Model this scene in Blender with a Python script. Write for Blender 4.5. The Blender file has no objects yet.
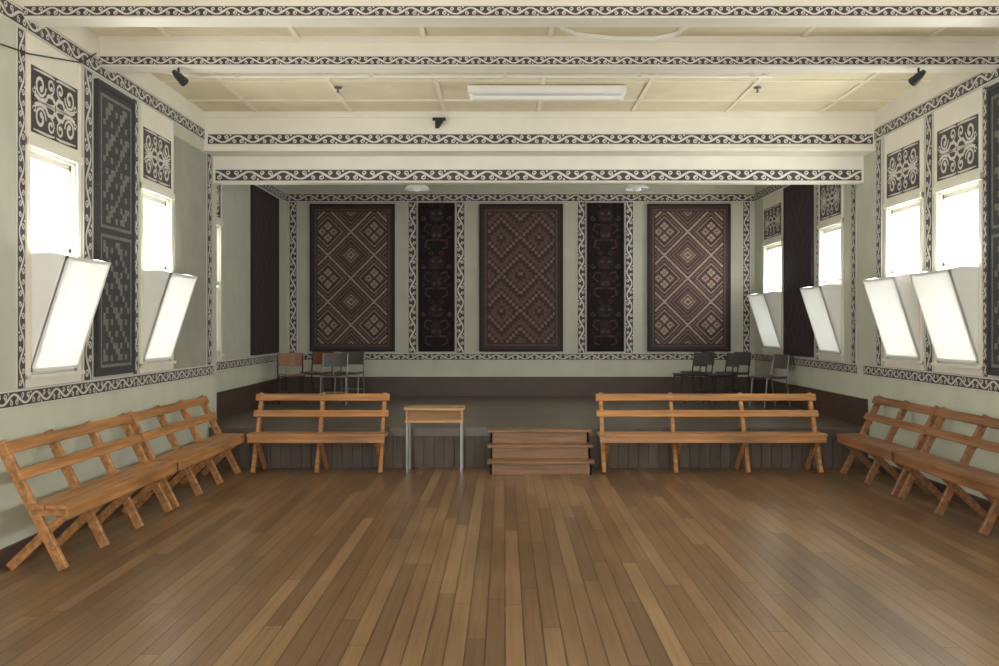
import bpy, math, random
from mathutils import Vector, Matrix
random.seed(4)
S = bpy.context.scene
try:
    S.view_settings.view_transform = 'Standard'
except Exception:
    pass

# ------------------------------------------------------------------ materials
def lin(c):
    r = []
    for v in c:
        v /= 255.0
        r.append(v/12.92 if v <= 0.04045 else ((v+0.055)/1.055)**2.4)
    return tuple(r)+(1.0,)

MATS = {}
def mat(name, col, rough=0.6, var=0.08, scale=(3, 3, 3), metal=0.0, spec=None):
    if name in MATS: return MATS[name]
    m = bpy.data.materials.new(name); m.use_nodes = True
    nt = m.node_tree; b = nt.nodes['Principled BSDF']
    tc = nt.nodes.new('ShaderNodeTexCoord'); mp = nt.nodes.new('ShaderNodeMapping')
    mp.inputs['Scale'].default_value = scale
    nz = nt.nodes.new('ShaderNodeTexNoise'); nz.inputs['Scale'].default_value = 1.0
    nz.inputs['Detail'].default_value = 5
    nt.links.new(tc.outputs['Object'], mp.inputs['Vector'])
    nt.links.new(mp.outputs['Vector'], nz.inputs['Vector'])
    rp = nt.nodes.new('ShaderNodeValToRGB')
    c = lin(col)
    rp.color_ramp.elements[0].position = 0.3; rp.color_ramp.elements[1].position = 0.7
    rp.color_ramp.elements[0].color = tuple(max(0, x*(1-var*2)) for x in c[:3])+(1,)
    rp.color_ramp.elements[1].color = tuple(min(1, x*(1+var*2)) for x in c[:3])+(1,)
    nt.links.new(nz.outputs['Fac'], rp.inputs['Fac'])
    nt.links.new(rp.outputs['Color'], b.inputs['Base Color'])
    b.inputs['Roughness'].default_value = rough
    b.inputs['Metallic'].default_value = metal
    if spec is not None: b.inputs['Specular IOR Level'].default_value = spec
    MATS[name] = m
    return m

SAGE = mat('sage_wall_paint', (189, 191, 176), 0.7, 0.03)
SAGE_L = mat('light_sage_wall_paint', (196, 199, 183), 0.7, 0.03)
SAGE_D = mat('grey_green_board', (152, 154, 141), 0.7, 0.05)
CREAM = mat('cream_gloss_paint', (227, 222, 210), 0.45, 0.02)
CEIL = mat('ceiling_paint', (215, 204, 174), 0.7, 0.03)
BATTEN = mat('ceiling_batten_paint', (228, 220, 199), 0.6, 0.02)
INK = mat('frieze_black_paint', (62, 57, 62), 0.5, 0.1)
BONE = mat('frieze_white_paint', (210, 208, 199), 0.55, 0.03)
RED = mat('frieze_red_paint', (118, 72, 68), 0.55, 0.05)
SKIRT = mat('dark_brown_skirting', (76, 58, 51), 0.45, 0.1)
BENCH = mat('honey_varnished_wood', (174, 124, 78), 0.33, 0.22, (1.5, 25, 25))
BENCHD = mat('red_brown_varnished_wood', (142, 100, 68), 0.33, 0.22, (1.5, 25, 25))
STEPM = mat('step_wood', (138, 101, 70), 0.4, 0.2, (1.5, 20, 20))
STAGEF = mat('stage_front_board', (90, 79, 70), 0.6, 0.15, (8, 8, 1.2))
STAGET = mat('stage_floor_board', (98, 87, 76), 0.28, 0.12, (1, 9, 1))
STEEL = mat('grey_steel', (130, 130, 128), 0.35, 0.05, metal=0.8)
DARKM = mat('black_metal', (36, 35, 36), 0.4, 0.05)
ORANGE = mat('brown_plywood', (142, 88, 54), 0.4, 0.08)
GREYP = mat('grey_vinyl', (88, 86, 80), 0.5, 0.06)
WHITEP = mat('white_enamel', (238, 238, 235), 0.35, 0.01)
T_D = mat('weave_dark', (66, 53, 53), 0.85, 0.1, (40, 40, 40))
T_B = mat('weave_black', (48, 42, 48), 0.85, 0.1, (40, 40, 40))
T_R = mat('weave_maroon', (98, 73, 68), 0.8, 0.15, (40, 40, 40))
T_P = mat('weave_cream', (158, 139, 127), 0.8, 0.15, (40, 40, 40))
T_P2 = mat('weave_dusty_brown', (126, 99, 90), 0.8, 0.15, (40, 40, 40))
T_G = mat('weave_grey_green', (112, 115, 110), 0.8, 0.12, (40, 40, 40))
T_K = mat('weave_charcoal', (58, 59, 62), 0.8, 0.12, (40, 40, 40))
C_BK = mat('carving_black', (42, 37, 41), 0.9, 0.1, (10, 10, 10), spec=0.1)
C_BR = mat('carving_dark_brown', (56, 47, 48), 0.85, 0.15, (10, 10, 10), spec=0.15)
C_DIM = mat('carving_dim_ochre', (96, 87, 80), 0.8, 0.25, (20, 20, 20), spec=0.2)
C_RED = mat('carving_dim_red', (80, 54, 52), 0.8, 0.25, (20, 20, 20), spec=0.2)

def frosted():
    m = bpy.data.materials.new('frosted_glass'); m.use_nodes = True
    nt = m.node_tree; nt.nodes.clear()
    o = nt.nodes.new('ShaderNodeOutputMaterial')
    t = nt.nodes.new('ShaderNodeBsdfTranslucent'); t.inputs['Color'].default_value = (0.90, 0.91, 0.89, 1)
    d = nt.nodes.new('ShaderNodeBsdfDiffuse'); d.inputs['Color'].default_value = (0.84, 0.85, 0.83, 1)
    nz = nt.nodes.new('ShaderNodeTexNoise'); nz.inputs['Scale'].default_value = 5
    mr = nt.nodes.new('ShaderNodeMapRange'); mr.inputs['To Min'].default_value = 0.13; mr.inputs['To Max'].default_value = 0.19
    nt.links.new(nz.outputs['Fac'], mr.inputs['Value'])
    mx = nt.nodes.new('ShaderNodeMixShader')
    nt.links.new(mr.outputs['Result'], mx.inputs['Fac'])
    nt.links.new(d.outputs[0], mx.inputs[1]); nt.links.new(t.outputs[0], mx.inputs[2])
    nt.links.new(mx.outputs[0], o.inputs['Surface'])
    return m
FROST = frosted()
def clear_glass():
    m = bpy.data.materials.new('window_glass'); m.use_nodes = True
    nt = m.node_tree; nt.nodes.clear()
    o = nt.nodes.new('ShaderNodeOutputMaterial')
    t = nt.nodes.new('ShaderNodeBsdfTransparent'); t.inputs['Color'].default_value = (0.95, 0.97, 0.96, 1)
    g = nt.nodes.new('ShaderNodeBsdfGlossy'); g.inputs['Roughness'].default_value = 0.05
    mx = nt.nodes.new('ShaderNodeMixShader'); mx.inputs['Fac'].default_value = 0.05
    nt.links.new(t.outputs[0], mx.inputs[1]); nt.links.new(g.outputs[0], mx.inputs[2])
    nt.links.new(mx.outputs[0], o.inputs['Surface'])
    return m
GLASS = clear_glass()

def floor_mat():
    m = bpy.data.materials.new('worn_strip_floor'); m.use_nodes = True
    nt = m.node_tree; b = nt.nodes['Principled BSDF']; N = nt.nodes.new; L = nt.links.new
    tc = N('ShaderNodeTexCoord'); sx = N('ShaderNodeSeparateXYZ'); L(tc.outputs['Object'], sx.inputs[0])
    def M(op, a, b_=None, c=None):
        n = N('ShaderNodeMath'); n.operation = op
        for k, v in enumerate((a, b_, c)):
            if v is None: continue
            if isinstance(v, (int, float)): n.inputs[k].default_value = v
            else: L(v, n.inputs[k])
        return n.outputs[0]
    W, LN = 0.102, 2.1
    xs = M('DIVIDE', sx.outputs['X'], W); row = M('FLOOR', xs); fx = M('FRACT', xs)
    wn = N('ShaderNodeTexWhiteNoise'); wn.noise_dimensions = '1D'; L(row, wn.inputs['W'])
    ys = M('ADD', M('DIVIDE', sx.outputs['Y'], LN), M('MULTIPLY', wn.outputs['Value'], 7.3))
    col = M('FLOOR', ys); fy = M('FRACT', ys)
    cv = N('ShaderNodeCombineXYZ'); L(row, cv.inputs[0]); L(col, cv.inputs[1])
    w2 = N('ShaderNodeTexWhiteNoise'); w2.noise_dimensions = '3D'; L(cv.outputs[0], w2.inputs['Vector'])
    rp = N('ShaderNodeValToRGB'); e = rp.color_ramp.elements
    e[0].position = 0.0; e[0].color = lin((110, 84, 60)); e[1].position = 1.0; e[1].color = lin((147, 117, 84))
    k = rp.color_ramp.elements.new(0.5); k.color = lin((127, 98, 69))
    L(w2.outputs['Value'], rp.inputs['Fac'])
    ex = M('ABSOLUTE', M('SUBTRACT', fx, 0.5)); ey = M('ABSOLUTE', M('SUBTRACT', fy, 0.5))
    gx = M('GREATER_THAN', ex, 0.466); gy = M('GREATER_THAN', ey, 0.4980)
    gap = M('MAXIMUM', gx, gy)
    m2 = N('ShaderNodeMapping'); m2.inputs['Scale'].default_value = (40, 1.2, 1)
    L(tc.outputs['Object'], m2.inputs['Vector'])
    g = N('ShaderNodeTexNoise'); g.inputs['Scale'].default_value = 1; g.inputs['Detail'].default_value = 3
    L(m2.outputs['Vector'], g.inputs['Vector'])
    def MR(v, a, c, f0=0.3, f1=0.7):
        n = N('ShaderNodeMapRange'); n.inputs['From Min'].default_value = f0; n.inputs['From Max'].default_value = f1
        n.inputs['To Min'].default_value = a; n.inputs['To Max'].default_value = c; L(v, n.inputs['Value']); return n.outputs['Result']
    gr = MR(g.outputs['Fac'], 0.82, 1.16)
    m3 = N('ShaderNodeMapping'); m3.inputs['Scale'].default_value = (1.2, 0.6, 1)
    L(tc.outputs['Object'], m3.inputs['Vector'])
    p = N('ShaderNodeTexNoise'); p.inputs['Scale'].default_value = 1.0; p.inputs['Detail'].default_value = 2; p.inputs['Roughness'].default_value = 0.5
    L(m3.outputs['Vector'], p.inputs['Vector'])
    mu = M('MULTIPLY', M('MULTIPLY', gr, MR(p.outputs['Fac'], 0.76, 1.24, 0.25, 0.75)), M('SUBTRACT', 1.0, M('MULTIPLY', gap, 0.7)))
    vm = N('ShaderNodeVectorMath'); vm.operation = 'SCALE'
    L(rp.outputs['Color'], vm.inputs[0]); L(mu, vm.inputs['Scale'])
    L(vm.outputs['Vector'], b.inputs['Base Color'])
    L(MR(p.outputs['Fac'], 0.33, 0.27, 0.2, 0.8), b.inputs['Roughness'])
    return m
FLOORM = floor_mat()

# ------------------------------------------------------------------ builder
class B:
    def __init__(s): s.v = []; s.f = []; s.m = []; s.ms = []
    def mi(s, m):
        if m not in s.ms: s.ms.append(m)
        return s.ms.index(m)
    def hexa(s, c, m):
        i = len(s.v); s.v += [tuple(p) for p in c]; k = s.mi(m)
        for f in ((0, 3, 2, 1), (4, 5, 6, 7), (0, 1, 5, 4), (1, 2, 6, 5), (2, 3, 7, 6), (3, 0, 4, 7)):
            s.f.append(tuple(i+a for a in f)); s.m.append(k)
    def box(s, x0, x1, y0, y1, z0, z1, m):
        x0, x1 = min(x0, x1), max(x0, x1); y0, y1 = min(y0, y1), max(y0, y1); z0, z1 = min(z0, z1), max(z0, z1)
        s.hexa([(x0, y0, z0), (x1, y0, z0), (x1, y1, z0), (x0, y1, z0), (x0, y0, z1), (x1, y0, z1), (x1, y1, z1), (x0, y1, z1)], m)
    def poly(s, pts, m):
        i = len(s.v); s.v += [tuple(p) for p in pts]; s.f.append(tuple(range(i, i+len(pts)))); s.m.append(s.mi(m))
    def beam(s, p0, p1, wside, side, t, m):
        p0 = Vector(p0); p1 = Vector(p1); d = (p1-p0).normalized(); side = Vector(side).normalized()
        n = d.cross(side).normalized(); a = side*wside/2; b = n*t/2
        s.hexa([p0-a-b, p0+a-b, p0+a+b, p0-a+b, p1-a-b, p1+a-b, p1+a+b, p1-a+b], m)
    def cyl(s, p0, p1, r0, m, r1=None, n=10):
        if r1 is None: r1 = r0
        p0 = Vector(p0); p1 = Vector(p1); d = (p1-p0).normalized()
        a = d.orthogonal().normalized(); b = d.cross(a)
        i = len(s.v); k = s.mi(m)
        for p, r in ((p0, r0), (p1, r1)):
            for j in range(n):
                t = 2*math.pi*j/n; s.v.append(tuple(p+a*r*math.cos(t)+b*r*math.sin(t)))
        for j in range(n):
            s.f.append((i+j, i+(j+1) % n, i+n+(j+1) % n, i+n+j)); s.m.append(k)
        s.f.append(tuple(i+j for j in reversed(range(n)))); s.m.append(k)
        s.f.append(tuple(i+n+j for j in range(n))); s.m.append(k)
    def path(s, pts, r, m, n=8):
        for a, b in zip(pts[:-1], pts[1:]):
            s.cyl(a, b, r, m, n=n)
    def lathe(s, c, prof, m, n=24):
        i = len(s.v); k = s.mi(m)
        for r, z in prof:
            for j in range(n):
                t = 2*math.pi*j/n; s.v.append((c[0]+r*math.cos(t), c[1]+r*math.sin(t), c[2]+z))
        for q in range(len(prof)-1):
            for j in range(n):
                s.f.append((i+q*n+j, i+q*n+(j+1) % n, i+(q+1)*n+(j+1) % n, i+(q+1)*n+j)); s.m.append(k)
    # flat painted work: mp(u, v, d) -> xyz
    def slab(s, mp, u0, u1, v0, v1, d0, d1, m):
        s.hexa([mp(u0, v0, d0), mp(u1, v0, d0), mp(u1, v1, d0), mp(u0, v1, d0), mp(u0, v0, d1), mp(u1, v0, d1), mp(u1, v1, d1), mp(u0, v1, d1)], m)
    def ribbon(s, mp, pts, ws, d, m):
        i = len(s.v); k = s.mi(m); n = len(pts)
        for j, (u, v) in enumerate(pts):
            a = pts[max(0, j-1)]; b = pts[min(n-1, j+1)]
            du, dv = b[0]-a[0], b[1]-a[1]; l = math.hypot(du, dv) or 1
            nu, nv = -dv/l*ws[j]/2, du/l*ws[j]/2
            s.v.append(tuple(mp(u+nu, v+nv, d))); s.v.append(tuple(mp(u-nu, v-nv, d)))
        for j in range(n-1):
            s.f.append((i+2*j, i+2*j+1, i+2*j+3, i+2*j+2)); s.m.append(k)
    def disc(s, mp, u, v, r, d, m, n=8, sv=1.0):
        s.poly([mp(u+r*math.cos(2*math.pi*j/n), v+sv*r*math.sin(2*math.pi*j/n), d) for j in range(n)], m)
    def koru(s, mp, cu, cv, r, a0, sg, d, m, turns=1.15, w=0.3, n=14):
        pts = []; ws = []
        for j in range(n+1):
            t = j/n; rr = r*(1-0.68*t); a = a0+sg*turns*2*math.pi*t
            pts.append((cu+rr*math.cos(a), cv+rr*math.sin(a))); ws.append(r*w*(0.75+0.5*t))
        s.ribbon(mp, pts, ws, d, m)
        s.disc(mp, pts[-1][0], pts[-1][1], r*w*0.95, d+0.0006, m)
    def build(s, name, bevel=0.0, origin=None, smooth=False):
        if origin is None:
            xs = [p[0] for p in s.v]; ys = [p[1] for p in s.v]; zs = [p[2] for p in s.v]
            origin = ((min(xs)+max(xs))/2, (min(ys)+max(ys))/2, min(zs))
        o = origin
        me = bpy.data.meshes.new(name)
        me.from_pydata([(p[0]-o[0], p[1]-o[1], p[2]-o[2]) for p in s.v], [], s.f)
        for m in s.ms: me.materials.append(m)
        me.polygons.foreach_set('material_index', s.m)
        if smooth: me.polygons.foreach_set('use_smooth', [True]*len(s.f))
        me.update()
        ob = bpy.data.objects.new(name, me); ob.location = o
        S.collection.objects.link(ob)
        if bevel:
            bv = ob.modifiers.new('bevel', 'BEVEL'); bv.width = bevel; bv.segments = 2; bv.limit_method = 'ANGLE'
        return ob

def frieze(b, mp, L0, L1, w0, w1, vertical=False):
    M = (lambda u, v, d: mp(v, u, d)) if vertical else mp
    w = w1-w0; c = (w0+w1)/2
    b.slab(M, L0, L1, w0, w1, 0.0, 0.008, BONE)
    b.slab(M, L0, L1, w0+w*0.08, w1-w*0.08, 0.008, 0.010, INK)
    unit = 1.35*w; n = max(1, round((L1-L0)/unit)); unit = (L1-L0)/n
    for i in range(n):
        u0 = L0+i*unit; sg = 1 if i % 2 == 0 else -1
        pts = []; ws = []
        for j in range(9):
            t = j/8; pts.append((u0+unit*t, c+sg*w*0.28*math.cos(math.pi*t))); ws.append(w*(0.12+0.06*math.sin(math.pi*t)))
        b.ribbon(M, pts, ws, 0.0115, BONE)
        b.koru(M, u0+unit*0.22, c-sg*w*0.16, w*0.22, sg*math.pi*0.45, -sg, 0.012, BONE, 1.0, 0.42, 9)
        b.koru(M, u0+unit*0.78, c+sg*w*0.18, w*0.20, -sg*math.pi*0.55, -sg, 0.012, BONE, 1.0, 0.42, 9)
        b.disc(M, u0+unit*0.5, c-sg*w*0.33, w*0.09, 0.012, RED if i % 3 == 0 else BONE, 6)

def scroll_panel(b, mp, u0, u1, v0, v1):
    b.slab(mp, u0-0.03, u1+0.03, v0-0.03, v1+0.03, 0.0, 0.012, CREAM)
    b.slab(mp, u0, u1, v0, v1, 0.012, 0.016, INK)
    cu, cv = (u0+u1)/2, (v0+v1)/2; W, H = (u1-u0)/2, (v1-v0)/2
    for su in (1, -1):
        for sv in (1, -1):
            m2 = lambda u, v, d, su=su, sv=sv: mp(cu+su*u, cv+sv*v, d)
            b.koru(m2, W*0.62, H*0.50, H*0.36, math.pi, 1, 0.018, BONE, 1.2, 0.30)
            b.koru(m2, W*0.20, H*0.62, H*0.25, -math.pi/2, -1, 0.018, BONE, 1.1, 0.34)
            b.ribbon(m2, [(0, H*0.12), (W*0.12, H*0.30), (W*0.30, H*0.30), (W*0.40, H*0.12), (W*0.62, H*0.06), (W*0.85, H*0.16)],
                     [H*0.13]*6, 0.0175, BONE)
            b.ribbon(m2, [(W*0.02, H*0.05), (W*0.2, H*0.02), (W*0.9, H*0.0)], [H*0.12, H*0.08, H*0.05], 0.0172, BONE)
            b.koru(m2, W*0.86, H*0.30, H*0.13, 0, -1, 0.0185, BONE, 0.8, 0.4, 8)
            b.ribbon(m2, [(W*0.03, H*0.9), (W*0.2, H*0.93), (W*0.55, H*0.92), (W*0.9, H*0.9)], [H*0.05, H*0.08, H*0.08, H*0.03], 0.0172, BONE)

def grid_panel(b, mp, u0, u1, v0, v1, fn, cell, frame=T_B):
    b.slab(mp, u0, u1, v0, v1, 0.0, 0.03, frame)
    bw = 0.045
    for (a, c, e, f) in ((u0, u1, v0, v0+bw), (u0, u1, v1-bw, v1), (u0, u0+bw, v0+bw, v1-bw), (u1-bw, u1, v0+bw, v1-bw)):
        b.slab(mp, a, c, e, f, 0.03, 0.042, frame)
    u0 += bw; u1 -= bw; v0 += bw; v1 -= bw
    nx = round((u1-u0)/cell); ny = round((v1-v0)/cell); du = (u1-u0)/nx; dv = (v1-v0)/ny
    for i in range(nx):
        for j in range(ny):
            b.poly([mp(u0+i*du, v0+j*dv, 0.032), mp(u0+(i+1)*du, v0+j*dv, 0.032), mp(u0+(i+1)*du, v0+(j+1)*dv, 0.032), mp(u0+i*du, v0+(j+1)*dv, 0.032)], fn(i, j, nx, ny))

def pat_diamond(i, j, nx, ny):
    e = min(i, nx-1-i, j, ny-1-j)
    if e < 4: return T_D if e != 2 else T_R
    u = i-(nx-1)//2; v = j-(ny-1)//2
    T = 36
    p = u+v+T*20; q = u-v+T*20
    P, Q = p//T, q//T
    m = min(p % T, T-1-p % T, q % T, T-1-q % T)
    side = (P+Q) % 2 != 0
    if m < 1: return T_P
    if m < 3: return T_D
    if m < 4: return T_P2
    if m < 6: return T_D
    if m == 6: return T_P if not side else T_P2
    if m < 9: return T_D
    if not side:
        a, c = (p % T-9) % 9, (q % T-9) % 9
        if a in (0, 8) or c in (0, 8): return T_D
        if a == 4 and c == 4: return T_D
        return T_P if (a in (2, 6) or c in (2, 6)) else T_P2
    if m in (9, 10): return T_R
    if m in (12, 15): return T_P
    return T_D if m % 2 else T_P2

def pat_fret(i, j, nx, ny):
    e = min(i, nx-1-i, j, ny-1-j)
    if e < 4: return T_D if e != 2 else T_R
    u = abs(i-(nx-1)//2)//2; v = j//2
    t = u % 12; s_ = t if t < 6 else 12-t
    k = (v+s_) % 6 if (v//12) % 2 == 0 else (v-s_) % 6
    if k == 0: return T_P2
    if k in (2, 3): return T_R
    return T_D

def pat_step(i, j, nx, ny):
    e = min(i, nx-1-i)
    h = ny//2
    if abs(j-h) < 1: return T_K
    jj = j if j < h else j-h
    e = min(e, jj, h-1-jj)
    if e == 1: return T_G
    if e < 3: return T_K
    a = (i-3)//2; c = (jj-3)//2
    if j > h: a = 20-a
    k = (a+c) % 6
    if k == 0: return T_G
    if k == 3 and c % 2 == 0: return T_G
    if k == 1 and c % 6 < 3: return T_G
    return T_K

def pat_dark(i, j, nx, ny):
    u = abs(i+0.5-nx/2); v = (j % 16)-8
    k = int(u+abs(v)) % 7
    return T_D if k < 2 else T_B

# ------------------------------------------------------------------ dimensions
XL, XR = -3.474, 4.269        # hall side walls
XS = -3.75                    # stage left wall
YB = 16.6                     # back wall
YR = -2.0                     # rear edge behind the viewer; end wall left out to admit world light
CZ = 4.13                     # ceiling
SZ = 0.47                     # stage height
YS = 11.4                     # stage front

b = B(); b.box(XL-0.2, XR+0.2, YR-4, YS+0.1, -0.1, 0, FLOORM); b.build('floor', origin=(0, 0, 0))

WO0, WO1 = 1.30, 2.98         # window opening heights
def side_wall(name, Xw, n, y0, y1, wins):
    b = B(); xo = Xw-n*0.16
    def seg(a, c, z0, z1, m): b.box(Xw, xo, a, c, z0, z1, m)
    cur = y0
    for (a, c) in sorted(wins):
        seg(cur, a, 1.15, CZ, SAGE); seg(a, c, 1.15, WO0, SAGE); seg(a, c, WO1, CZ, SAGE); cur = c
    seg(cur, y1, 1.15, CZ, SAGE)
    seg(y0, y1, 0, 1.15, SAGE_L)
    return b.build(name)

LW = [(0.1, 0.9), (2.3, 3.1), (4.7, 5.5), (7.08, 7.86), (9.28, 10.06)]
LSW = [(11.98, 12.75)]
RW = [(0.6, 1.5), (3.0, 3.9), (5.6, 6.5), (8.72, 9.56), (9.96, 10.82), (12.30, 13.12), (14.95, 15.95)]
side_wall('wall_left', XL, 1, YR, 11.55, LW)
side_wall('wall_right', XR, -1, YR, YB, RW)
side_wall('wall_stage_left', XS, 1, 11.70, YB, LSW)
b = B(); b.box(XS-0.16, XL, 11.55, 11.70, 0, CZ, SAGE); b.build('wall_stage_return')
b = B(); b.box(XS-0.16, XR+0.16, YB, YB+0.15, 1.15, CZ, SAGE); b.box(XS-0.16, XR+0.16, YB, YB+0.15, 0, 1.15, SAGE_L); b.build('wall_back')

# ceiling with battens
b = B(); b.box(XS-0.16, XR+0.16, YR, YB+0.15, CZ, CZ+0.1, CEIL)
x = XL+0.62
while x < XR:
    b.box(x-0.02, x+0.02, YR, 11.2, CZ-0.012, CZ, BATTEN); x += 1.08
for y in (1.0, 2.2, 3.4, 4.6, 5.8, 7.6, 8.9, 9.75, 10.6):
    b.box(XL, XR, y-0.02, y+0.02, CZ-0.014, CZ, BATTEN)
b.build('ceiling')

# beams
tn = [0]
def trim(b):
    tn[0] += 1; return b.build('trim_%d' % tn[0])
def fmap(Y): return lambda u, v, d: (u, Y-d, v)
def lmap(X): return lambda u, v, d: (X+d, u, v)
def rmap(X): return lambda u, v, d: (X-d, u, v)
for Y in (1.6, 4.4, 7.0, 8.3):
    b = B(); b.box(XL, XR, Y, Y+0.22, 3.88, CZ, CREAM); b.box(XL, XR, Y-0.02, Y, 4.08, CZ, CREAM)
    frieze(b, fmap(Y), XL, XR, 3.885, 3.965); b.build('ceiling_beam')
b = B(); b.box(XL, XR, 11.2, 11.56, 3.68, CZ, CREAM); b.box(XL, XR, 11.17, 11.2, 4.06, CZ, CREAM)
b.box(XL, XR, 11.185, 11.2, 3.68, 3.715, CREAM)
frieze(b, fmap(11.2), XL+0.05, XR-0.03, 3.75, 3.88); b.build('ceiling_beam')
b = B(); b.box(XL, XR, 11.56, 11.74, 3.37, CZ, CREAM)
frieze(b, fmap(11.56), XL+0.03, XR-0.03, 3.38, 3.53); b.build('proscenium_beam')

# side friezes / dados / skirting
for (mp, a, c) in ((lmap(XL), 2.0, 11.2), (rmap(XR), 2.0, 11.2)):
    b = B(); frieze(b, mp, a, c, 3.80, 3.93); b.slab(mp, a, c, 3.94, CZ, 0, 0.012, CREAM); trim(b)
    b = B(); frieze(b, mp, a, 11.54, 1.08, 1.20); trim(b)
b = B(); frieze(b, lmap(XS), 11.75, YB-0.01, 1.08, 1.20); trim(b)
b = B(); frieze(b, rmap(XR), 11.76, YB-0.01, 1.08, 1.20); trim(b)
b = B(); frieze(b, lmap(XS), 11.75, YB-0.01, 3.79, 3.93); trim(b)
b = B(); frieze(b, rmap(XR), 11.76, YB-0.01, 3.79, 3.93); trim(b)
b = B(); frieze(b, fmap(YB), XS+0.02, XR-0.02, 3.79, 3.93); trim(b)
b = B(); frieze(b, fmap(YB), XS+0.02, XR-0.02, 1.08, 1.20); trim(b)
b = B(); b.slab(lmap(XL), YR, 11.36, 0, 0.12, 0, 0.02, SKIRT); b.build('baseboard_left')
b = B(); b.slab(rmap(XR), YR, 11.36, 0, 0.12, 0, 0.02, SKIRT); b.build('baseboard_right')
b = B(); b.slab(fmap(YB), XS+0.03, XR-0.03, SZ, 0.80, 0, 0.03, SKIRT); b.build('baseboard_back')
b = B(); b.slab(lmap(XS), 11.72, YB-0.01, SZ, 0.80, 0, 0.03, SKIRT); b.build('baseboard_stage_left')
b = B(); b.slab(rmap(XR), YS+0.02, YB-0.01, SZ, 0.80, 0, 0.03, SKIRT); b.build('baseboard_stage_right')

# vertical bands
for (a, c) in ((6.90, 7.02), (7.99, 8.16), (9.04, 9.18), (11.30, 11.48)):
    b = B(); frieze(b, lmap(XL), 1.21, 3.78 if a < 11 else 3.67, a, c, True); trim(b)
for (a, c) in ((8.56, 8.66), (9.68, 9.84), (11.0, 11.15), (13.18, 13.30), (11.80, 11.95)):
    b = B(); frieze(b, rmap(XR), 1.21, 3.78, a, c, True); trim(b)
for (a, c) in ((-3.69, -3.55), (-1.66, -1.50), (-0.84, -0.68), (1.23, 1.38), (2.05, 2.20), (4.06, 4.19)):
    b = B(); frieze(b, fmap(YB), 1.21, 3.78, a, c, True); trim(b)
b = B(); b.slab(lmap(XL), 10.20, 11.26, 1.21, 3.66, 0, 0.012, SAGE_D); b.build('painted_wall_board')

def panel(mp, u0, u1, fn, cell, v0=1.23, v1=3.75, frame=T_B):
    b = B(); grid_panel(b, mp, u0, u1, v0, v1, fn, cell, frame); b.build('woven_wall_panel')
panel(fmap(YB), -3.33, -1.88, pat_diamond, 0.022)
panel(fmap(YB), -0.44, 0.99, pat_fret, 0.026)
panel(fmap(YB), 2.43, 3.85, pat_diamond, 0.022)
panel(lmap(XL), 8.20, 9.02, pat_step, 0.026, frame=T_K)
panel(rmap(XR), 7.70, 8.53, pat_step, 0.026, frame=T_K)
panel(lmap(XS), 14.3, 15.95, pat_dark, 0.04)
panel(rmap(XR), 13.42, 14.75, pat_dark, 0.04)
# carved figures, one above another, on near-black boards
for (u0, u1) in ((-1.48, -0.86), (1.40, 2.03)):
    b = B(); mp = fmap(YB)
    b.slab(mp, u0, u1, 1.23, 3.77, 0, 0.02, C_BK)
    b.slab(mp, u0, u0+0.03, 1.23, 3.77, 0.02, 0.032, C_BK); b.slab(mp, u1-0.03, u1, 1.23, 3.77, 0.02, 0.032, C_BK)
    cu = (u0+u1)/2
    for k in range(3):
        cv = 1.68+k*0.82
        b.disc(mp, cu, cv+0.24, 0.14, 0.026, C_BR, 14, 0.85)     # head
        b.disc(mp, cu, cv-0.06, 0.10, 0.026, C_BR, 14, 1.5)      # body
        for s_ in (1, -1):
            m2 = lambda u, v, d, s_=s_, cv=cv: mp(cu+s_*u, cv+v, d)
            b.disc(m2, 0.06, 0.27, 0.024, 0.029, C_DIM); b.disc(m2, 0.06, 0.27, 0.010, 0.031, C_BK)
            b.ribbon(m2, [(0, 0.165), (0.05, 0.17), (0.09, 0.20)], [0.02, 0.02, 0.01], 0.029, C_RED)
            b.ribbon(m2, [(0.07, 0.06), (0.17, 0.09), (0.21, -0.01), (0.12, -0.08)], [0.035, 0.035, 0.035, 0.025], 0.028, C_RED)
            b.ribbon(m2, [(0.05, -0.19), (0.17, -0.19), (0.19, -0.30), (0.10, -0.34)], [0.04, 0.04, 0.035, 0.025], 0.028, C_RED)
            b.koru(m2, 0.045, -0.10, 0.035, 0, -1, 0.030, C_DIM, 1.0, 0.3)
            b.koru(m2, 0.22, 0.19, 0.045, math.pi, 1, 0.026, C_DIM, 1.0, 0.26)
            b.koru(m2, 0.22, -0.14, 0.035, 0, 1, 0.026, C_RED, 1.0, 0.28)
            b.koru(m2, 0.09, 0.40, 0.045, 0, 1, 0.026, C_RED, 1.0, 0.3)
    b.build('carved_wall_panel')

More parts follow.
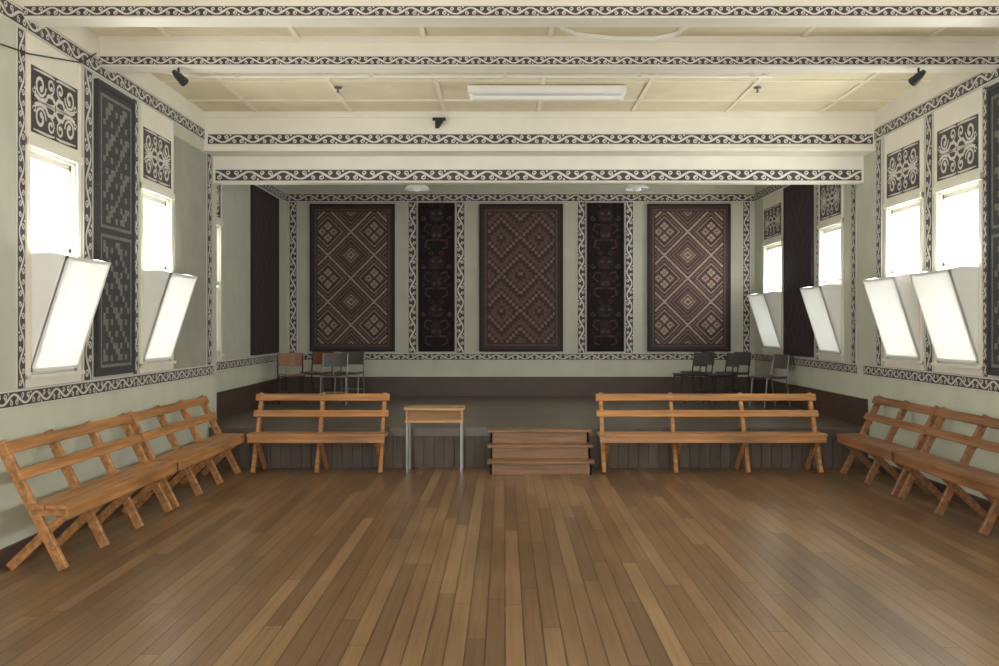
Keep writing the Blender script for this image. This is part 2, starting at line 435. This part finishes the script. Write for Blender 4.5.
# ------------------------------------------------------------------ windows
wn = [0]
def window(Xw, n, y0, y1, is_open=True, bay=0.06):
    wn[0] += 1
    mp = lmap(Xw) if n > 0 else rmap(Xw)
    em = bpy.data.objects.new('window_%d' % wn[0], None); S.collection.objects.link(em)
    em.location = (Xw, (y0+y1)/2, WO0)
    def part(b, nm, **k):
        o = b.build(nm, **k); o.parent = em; o.matrix_parent_inverse = Matrix.Translation(-Vector(em.location)); return o
    b = B()
    z1 = 3.785
    b.slab(mp, y0-bay, y0, 1.21, z1, 0, 0.018, CREAM); b.slab(mp, y1, y1+bay, 1.21, z1, 0, 0.018, CREAM)
    b.slab(mp, y0, y1, WO1, z1, 0, 0.014, CREAM); b.slab(mp, y0, y1, 1.21, WO0, 0, 0.018, CREAM)
    b.slab(mp, y0-bay, y1+bay, WO0-0.03, WO0, 0, 0.05, CREAM)
    b.slab(mp, y0-bay, y1+bay, WO1-0.01, WO1+0.05, 0, 0.035, CREAM)
    b.slab(mp, y0, y0+0.02, WO0, WO1, -0.16, 0.0, CREAM); b.slab(mp, y1-0.02, y1, WO0, WO1, -0.16, 0.0, CREAM)
    b.slab(mp, y0, y1, WO1-0.03, WO1, -0.16, 0.0, CREAM); b.slab(mp, y0, y1, WO0, WO0+0.03, -0.16, 0.0, CREAM)
    b.slab(mp, y0+0.02, y1-0.02, 2.19, 2.24, -0.08, 0.0, CREAM)
    for (a, c, e, f) in ((y0+0.02, y0+0.055, 2.24, WO1-0.03), (y1-0.055, y1-0.02, 2.24, WO1-0.03), (y0+0.02, y1-0.02, 2.24, 2.28), (y0+0.02, y1-0.02, WO1-0.08, WO1-0.03)):
        b.slab(mp, a, c, e, f, -0.07, -0.03, CREAM)
    part(b, 'frame')
    b = B(); b.slab(mp, y0+0.05, y1-0.05, 2.27, WO1-0.07, -0.054, -0.048, GLASS); part(b, 'upper_pane')
    top = 0.27 if is_open else 0.0; base = 0.012 if is_open else -0.03; hz = 2.17
    def hp(u, v, d):
        return mp(u, WO0+0.02+(hz-WO0-0.02)*v, base+top*v+d)
    b = B(); a, c = y0+0.01, y1-0.01
    for (e, f, g, h) in ((a, a+0.022, 0, 1), (c-0.022, c, 0, 1), (a, c, 0, 0.03), (a, c, 0.97, 1)):
        b.slab(hp, e, f, g, h, -0.012, 0.010, WHITEP)
    part(b, 'hopper_sash')
    b = B(); b.slab(hp, a+0.015, c-0.015, 0.02, 0.98, 0.0, 0.006, FROST); part(b, 'hopper_pane')
    if is_open:
        b = B()
        for u in (a, c-0.01):
            p = [(WO0+0.03, base-0.0), (hz, base+top), (hz+0.025, base+0.16), (hz+0.02, -0.02), (WO0+0.03, -0.02)]
            q0 = [mp(u, z, d) for z, d in p]; q1 = [mp(u+0.01, z, d) for z, d in p]
            b.poly(q0, WHITEP); b.poly(q1, WHITEP)
            for k in range(5):
                k2 = (k+1) % 5; b.poly([q0[k], q0[k2], q1[k2], q1[k]], WHITEP)
        part(b, 'side_cheeks')
    b = B(); scroll_panel(b, mp, y0+0.0, y1-0.0, 3.08, 3.57); part(b, 'scroll_panel')
    li = bpy.data.lights.new('daylight', 'AREA'); li.shape = 'RECTANGLE'; li.size = 1.1; li.size_y = 1.9
    li.energy = 195 if y0 < 11 else 130
    li.color = (1.0, 1.0, 0.975)
    lo = bpy.data.objects.new('daylight_window', li); S.collection.objects.link(lo)
    lo.location = (Xw-n*0.55, (y0+y1)/2, 2.25)
    lo.rotation_euler = Vector((n, 0, -0.1)).to_track_quat('-Z', 'Y').to_euler()
for (a, c) in LW: window(XL, 1, a, c)
for (a, c) in RW: window(XR, -1, a, c)
for (a, c) in LSW: window(XS, 1, a, c, False)

# ------------------------------------------------------------------ stage
b = B()
E = 0.003
b.box(XL+E, XR-E, YS+0.03, 11.71, 0.0, SZ-0.04, STAGEF)
b.box(XS+E, XR-E, 11.71, YB-E, 0.0, SZ-0.04, STAGEF)
x = XL+E
while x < XR-0.02:
    x2 = min(x+0.118, XR-E); b.box(x+0.002, x2-0.002, YS, YS+0.03, 0.0, SZ-0.04, STAGEF); x += 0.12
y = YS-0.03
while y < YB-0.02:
    y2 = min(y+0.14, YB-E); b.box((XL if y < 11.70 else XS)+E, XR-E, y, y2-0.004, SZ-0.04, SZ, STAGET); y += 0.14
b.box(XL+E, XR-E, YS-0.015, YS, SZ-0.10, SZ-0.04, STAGET)
b.build('stage_platform')

b = B()   # steps
for k, (yf, z) in enumerate(((10.80, 0.155), (11.0, 0.31), (11.2, 0.462))):
    b.box(-0.17, 0.97, yf+0.03, yf+0.05, z-0.155 if k else 0.0, z-0.03, STEPM)
    b.box(-0.20, 1.0, yf, yf+0.235 if k < 2 else YS-0.035, z-0.03, z, STEPM)
    b.box(-0.17, -0.14, yf+0.03, YS-0.035, z-0.155, z-0.03, STEPM)
    b.box(0.94, 0.97, yf+0.03, YS-0.035, z-0.155, z-0.03, STEPM)
b.build('stage_steps', bevel=0.005)

# ------------------------------------------------------------------ benches
def bench(L, nf, loc, rot, m=BENCH):
    b = B(); h = L/2
    def ay(z): return 0.235-(0.87-z)*0.50
    xs = [-h+0.06+(L-0.12)*k/(nf-1) for k in range(nf)]
    for k, x in enumerate(xs):
        b.beam((x, ay(0.875), 0.875), (x, ay(0.012), 0.012), 0.042, (1, 0, 0), 0.066, m)
        xb = x+0.043 if k < nf/2 else x-0.043
        b.beam((xb, -0.215, 0.405), (xb, 0.19, 0.012), 0.038, (1, 0, 0), 0.062, m)
        b.box(x-0.019, x+0.057, -0.23, 0.03, 0.375, 0.425, m) if k < nf/2 else b.box(x-0.057, x+0.019, -0.23, 0.03, 0.375, 0.425, m)
    def rail(zc, w):
        y = ay(zc)-0.045; d = Vector((0, 0.447, 0.894))
        c = Vector((0, y, zc)); b.beam(c+Vector((-h, 0, 0)), c+Vector((h, 0, 0)), w, d, 0.024, m)
    rail(0.835, 0.085); rail(0.655, 0.08)
    b.box(-h, h, -0.25, -0.095, 0.425, 0.455, m); b.box(-h, h, -0.09, 0.035, 0.425, 0.455, m)
    b.box(-h+0.01, h-0.01, -0.248, -0.226, 0.355, 0.424, m)
    o = b.build('wooden_bench', bevel=0.004, origin=(0, 0, 0))
    o.location = loc; o.rotation_euler = (0, 0, rot)
    return o
bench(1.55, 3, (-2.11, 11.08, 0), 0)
bench(2.55, 4, (2.325, 11.08, 0), 0)
bench(2.18, 4, (XL+0.295, 9.84, 0), math.pi/2)
bench(2.18, 4, (XL+0.295, 7.60, 0), math.pi/2)
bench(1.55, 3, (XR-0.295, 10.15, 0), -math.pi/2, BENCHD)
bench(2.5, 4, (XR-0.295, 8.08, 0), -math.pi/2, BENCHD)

# school desk
b = B()
x0, x1, y0, y1 = -1.14, -0.46, 10.93, 11.3
DK = mat('desk_pale_wood', (176, 138, 96), 0.4, 0.15, (1.5, 20, 20))
DKS = mat('desk_inner_board', (146, 110, 74), 0.6, 0.1)
b.box(x0, x1, y0, y1, 0.71, 0.74, DK)
b.box(x0+0.02, x1-0.02, y0+0.03, y0+0.05, 0.585, 0.71, DKS)
b.box(x0+0.02, x1-0.02, y1-0.04, y1-0.02, 0.585, 0.71, DK)
b.box(x0+0.02, x0+0.04, y0+0.01, y1-0.04, 0.585, 0.71, DK); b.box(x1-0.04, x1-0.02, y0+0.01, y1-0.04, 0.585, 0.71, DK)
b.box(x0+0.01, x1-0.01, y0+0.005, y1-0.02, 0.57, 0.60, DK)
for x in (x0+0.035, x1-0.035):
    for y in (y0+0.035, y1-0.035):
        b.beam((x, y, 0.575), (x, y, 0.0), 0.026, (1, 0, 0), 0.026, STEEL)
b.build('school_desk', bevel=0.003)

# ------------------------------------------------------------------ chairs
def chair(loc, rot, seat_m, frame_m):
    b = B()
    for s_ in (1, -1):
        x = 0.19*s_
        b.path([(x, -0.22, 0.0), (x, -0.17, 0.43), (x, 0.14, 0.43)], 0.011, frame_m)
        b.path([(x, 0.22, 0.0), (x, 0.15, 0.42), (x, 0.20, 0.76)], 0.011, frame_m)
    b.cyl((-0.19, -0.17, 0.42), (0.19, -0.17, 0.42), 0.011, frame_m)
    b.cyl((-0.19, 0.19, 0.16), (0.19, 0.19, 0.16), 0.009, frame_m)
    n = 6
    for k in range(n):
        u0 = -0.2+0.4*k/n; u1 = u0+0.4/n
        f = lambda u: 0.455-0.018*math.cos(u/0.2*math.pi/2)
        b.hexa([(u0, -0.2, f(u0)-0.012), (u1, -0.2, f(u1)-0.012), (u1, 0.17, f(u1)-0.012), (u0, 0.17, f(u0)-0.012),
                (u0, -0.2, f(u0)), (u1, -0.2, f(u1)), (u1, 0.17, f(u1)), (u0, 0.17, f(u0))], seat_m)
        g = lambda u: 0.185+0.03*math.cos(u/0.2*math.pi/2)
        b.hexa([(u0, g(u0)-0.012, 0.56), (u1, g(u1)-0.012, 0.56), (u1, g(u1), 0.56), (u0, g(u0), 0.56),
                (u0, g(u0)+0.01, 0.77), (u1, g(u1)+0.01, 0.77), (u1, g(u1)+0.022, 0.77), (u0, g(u0)+0.022, 0.77)], seat_m)
    o = b.build('stacking_chair', origin=(0, 0, 0)); o.location = (loc[0], loc[1], SZ+0.004); o.rotation_euler = (0, 0, rot)
chair((-3.30, 15.0), 0.3, ORANGE, DARKM)
chair((-3.05, 15.75), -0.35, ORANGE, DARKM)
chair((-2.62, 14.9), 0.1, GREYP, STEEL)
chair((-2.52, 15.75), -0.1, GREYP, STEEL)
chair((2.88, 15.1), -1.2, GREYP, DARKM)
chair((3.12, 15.75), -1.25, GREYP, DARKM)
chair((3.34, 14.95), -1.3, GREYP, DARKM)
chair((3.66, 15.6), -1.1, GREYP, DARKM)
chair((3.90, 14.3), -1.25, GREYP, STEEL)

# ------------------------------------------------------------------ ceiling fittings
b = B()
b.box(-0.38, 1.24, 9.91, 10.09, CZ-0.085, CZ-0.013, WHITEP)
b.cyl((-0.33, 10.0, CZ-0.115), (1.19, 10.0, CZ-0.115), 0.022, WHITEP, n=14)
b.box(-0.36, -0.33, 9.98, 10.02, CZ-0.145, CZ-0.08, WHITEP); b.box(1.19, 1.22, 9.98, 10.02, CZ-0.145, CZ-0.08, WHITEP)
b.build('fluorescent_light')
b = B(); b.cyl((-3.0, 9.45, CZ-0.04), (2.6, 9.45, CZ-0.04), 0.016, WHITEP)
b.cyl((-3.0, 9.45, CZ-0.04), (-3.40, 9.2, CZ-0.04), 0.016, WHITEP)
for x in (-2.6, -1.3, 0.0, 1.3, 2.4): b.box(x-0.02, x+0.02, 9.43, 9.47, CZ-0.055, CZ, CREAM)
b.build('ceiling_conduit')
for X in (-2.81, 3.56):
    b = B(); b.cyl((X, 8.36, 3.88), (X, 8.36, 3.83), 0.010, DARKM)
    b.box(X-0.03, X+0.03, 8.345, 8.375, 3.82, 3.83, DARKM)
    s_ = 1 if X < 0 else -1
    b.cyl((X, 8.32, 3.81), (X+0.04*s_, 8.40, 3.765), 0.030, DARKM, 0.042, 16)
    b.cyl((X-0.015*s_, 8.28, 3.83), (X, 8.32, 3.81), 0.018, DARKM, 0.030, 16)
    b.build('spotlight')
for X in (-1.72, 2.6):
    b = B(); b.lathe((X, 10.0, CZ), [(0.04, -0.012), (0.04, -0.022), (0.012, -0.03), (0.010, -0.06), (0.025, -0.065), (0.0, -0.07)], STEEL, 14); b.build('sprinkler_head')
for X in (-1.13, 1.70):
    b = B(); b.cyl((X, 12.5, CZ), (X, 12.5, 3.52), 0.012, WHITEP)
    b.lathe((X, 12.5, 3.42), [(0.155, 0.0), (0.15, 0.02), (0.11, 0.055), (0.06, 0.085), (0.03, 0.12), (0.0, 0.125)], WHITEP)
    b.lathe((X, 12.5, 3.42), [(0.15, 0.0), (0.10, 0.04), (0.05, 0.04), (0.045, -0.01), (0.0, -0.03)], WHITEP)
    b.build('pendant_lamp', smooth=True)
b = B()
b.box(-0.83, -0.68, 11.12, 11.17, 4.02, 4.05, DARKM)
b.hexa([(-0.80, 11.13, 3.93), (-0.76, 11.13, 3.93), (-0.70, 11.13, 4.02), (-0.80, 11.13, 4.02), (-0.80, 11.16, 3.93), (-0.76, 11.16, 3.93), (-0.70, 11.16, 4.02), (-0.80, 11.16, 4.02)], DARKM)
b.box(-0.79, -0.75, 11.15, 11.2, 3.97, 4.03, DARKM)
b.build('metal_bracket')
def tape(pts, w, m, name):
    b = B(); pts = [Vector(p) for p in pts]
    for p, q in zip(pts[:-1], pts[1:]):
        b.beam(p, q, w, (0, 0.6, 0.8), 0.003, m)
    b.build(name)
tape([(0.24, 7.5, CZ-0.02), (0.34, 7.5, 4.02), (0.45, 7.52, 3.96), (0.56, 7.54, 3.925), (0.85, 7.56, 3.90), (1.15, 7.56, 3.895), (1.32, 7.54, 3.925), (1.45, 7.52, 4.0), (1.58, 7.5, CZ-0.02)], 0.04, WHITEP, 'paper_streamer')
b = B()
b.path([(XL+0.02, 5.9, 3.72), (XL+0.05, 6.4, 3.55), (XL+0.04, 7.0, 3.62), (XL+0.03, 7.9, 3.80), (XL+0.02, 8.2, 3.96)], 0.006, DARKM, 6)
b.build('electric_cable')

# ------------------------------------------------------------------ world, camera
w = bpy.data.worlds.new('overcast'); S.world = w; w.use_nodes = True
w.node_tree.nodes['Background'].inputs['Color'].default_value = (1.0, 0.99, 0.955, 1)
w.node_tree.nodes['Background'].inputs['Strength'].default_value = 4.5

cd = bpy.data.cameras.new('camera'); cd.lens = 35.0; cd.sensor_width = 36.0
cd.shift_x = -5.5/999; cd.shift_y = -6/999
co = bpy.data.objects.new('camera', cd); S.collection.objects.link(co)
co.location = (0, 0, 1.65); co.rotation_euler = (math.radians(90), 0, 0)
S.camera = co
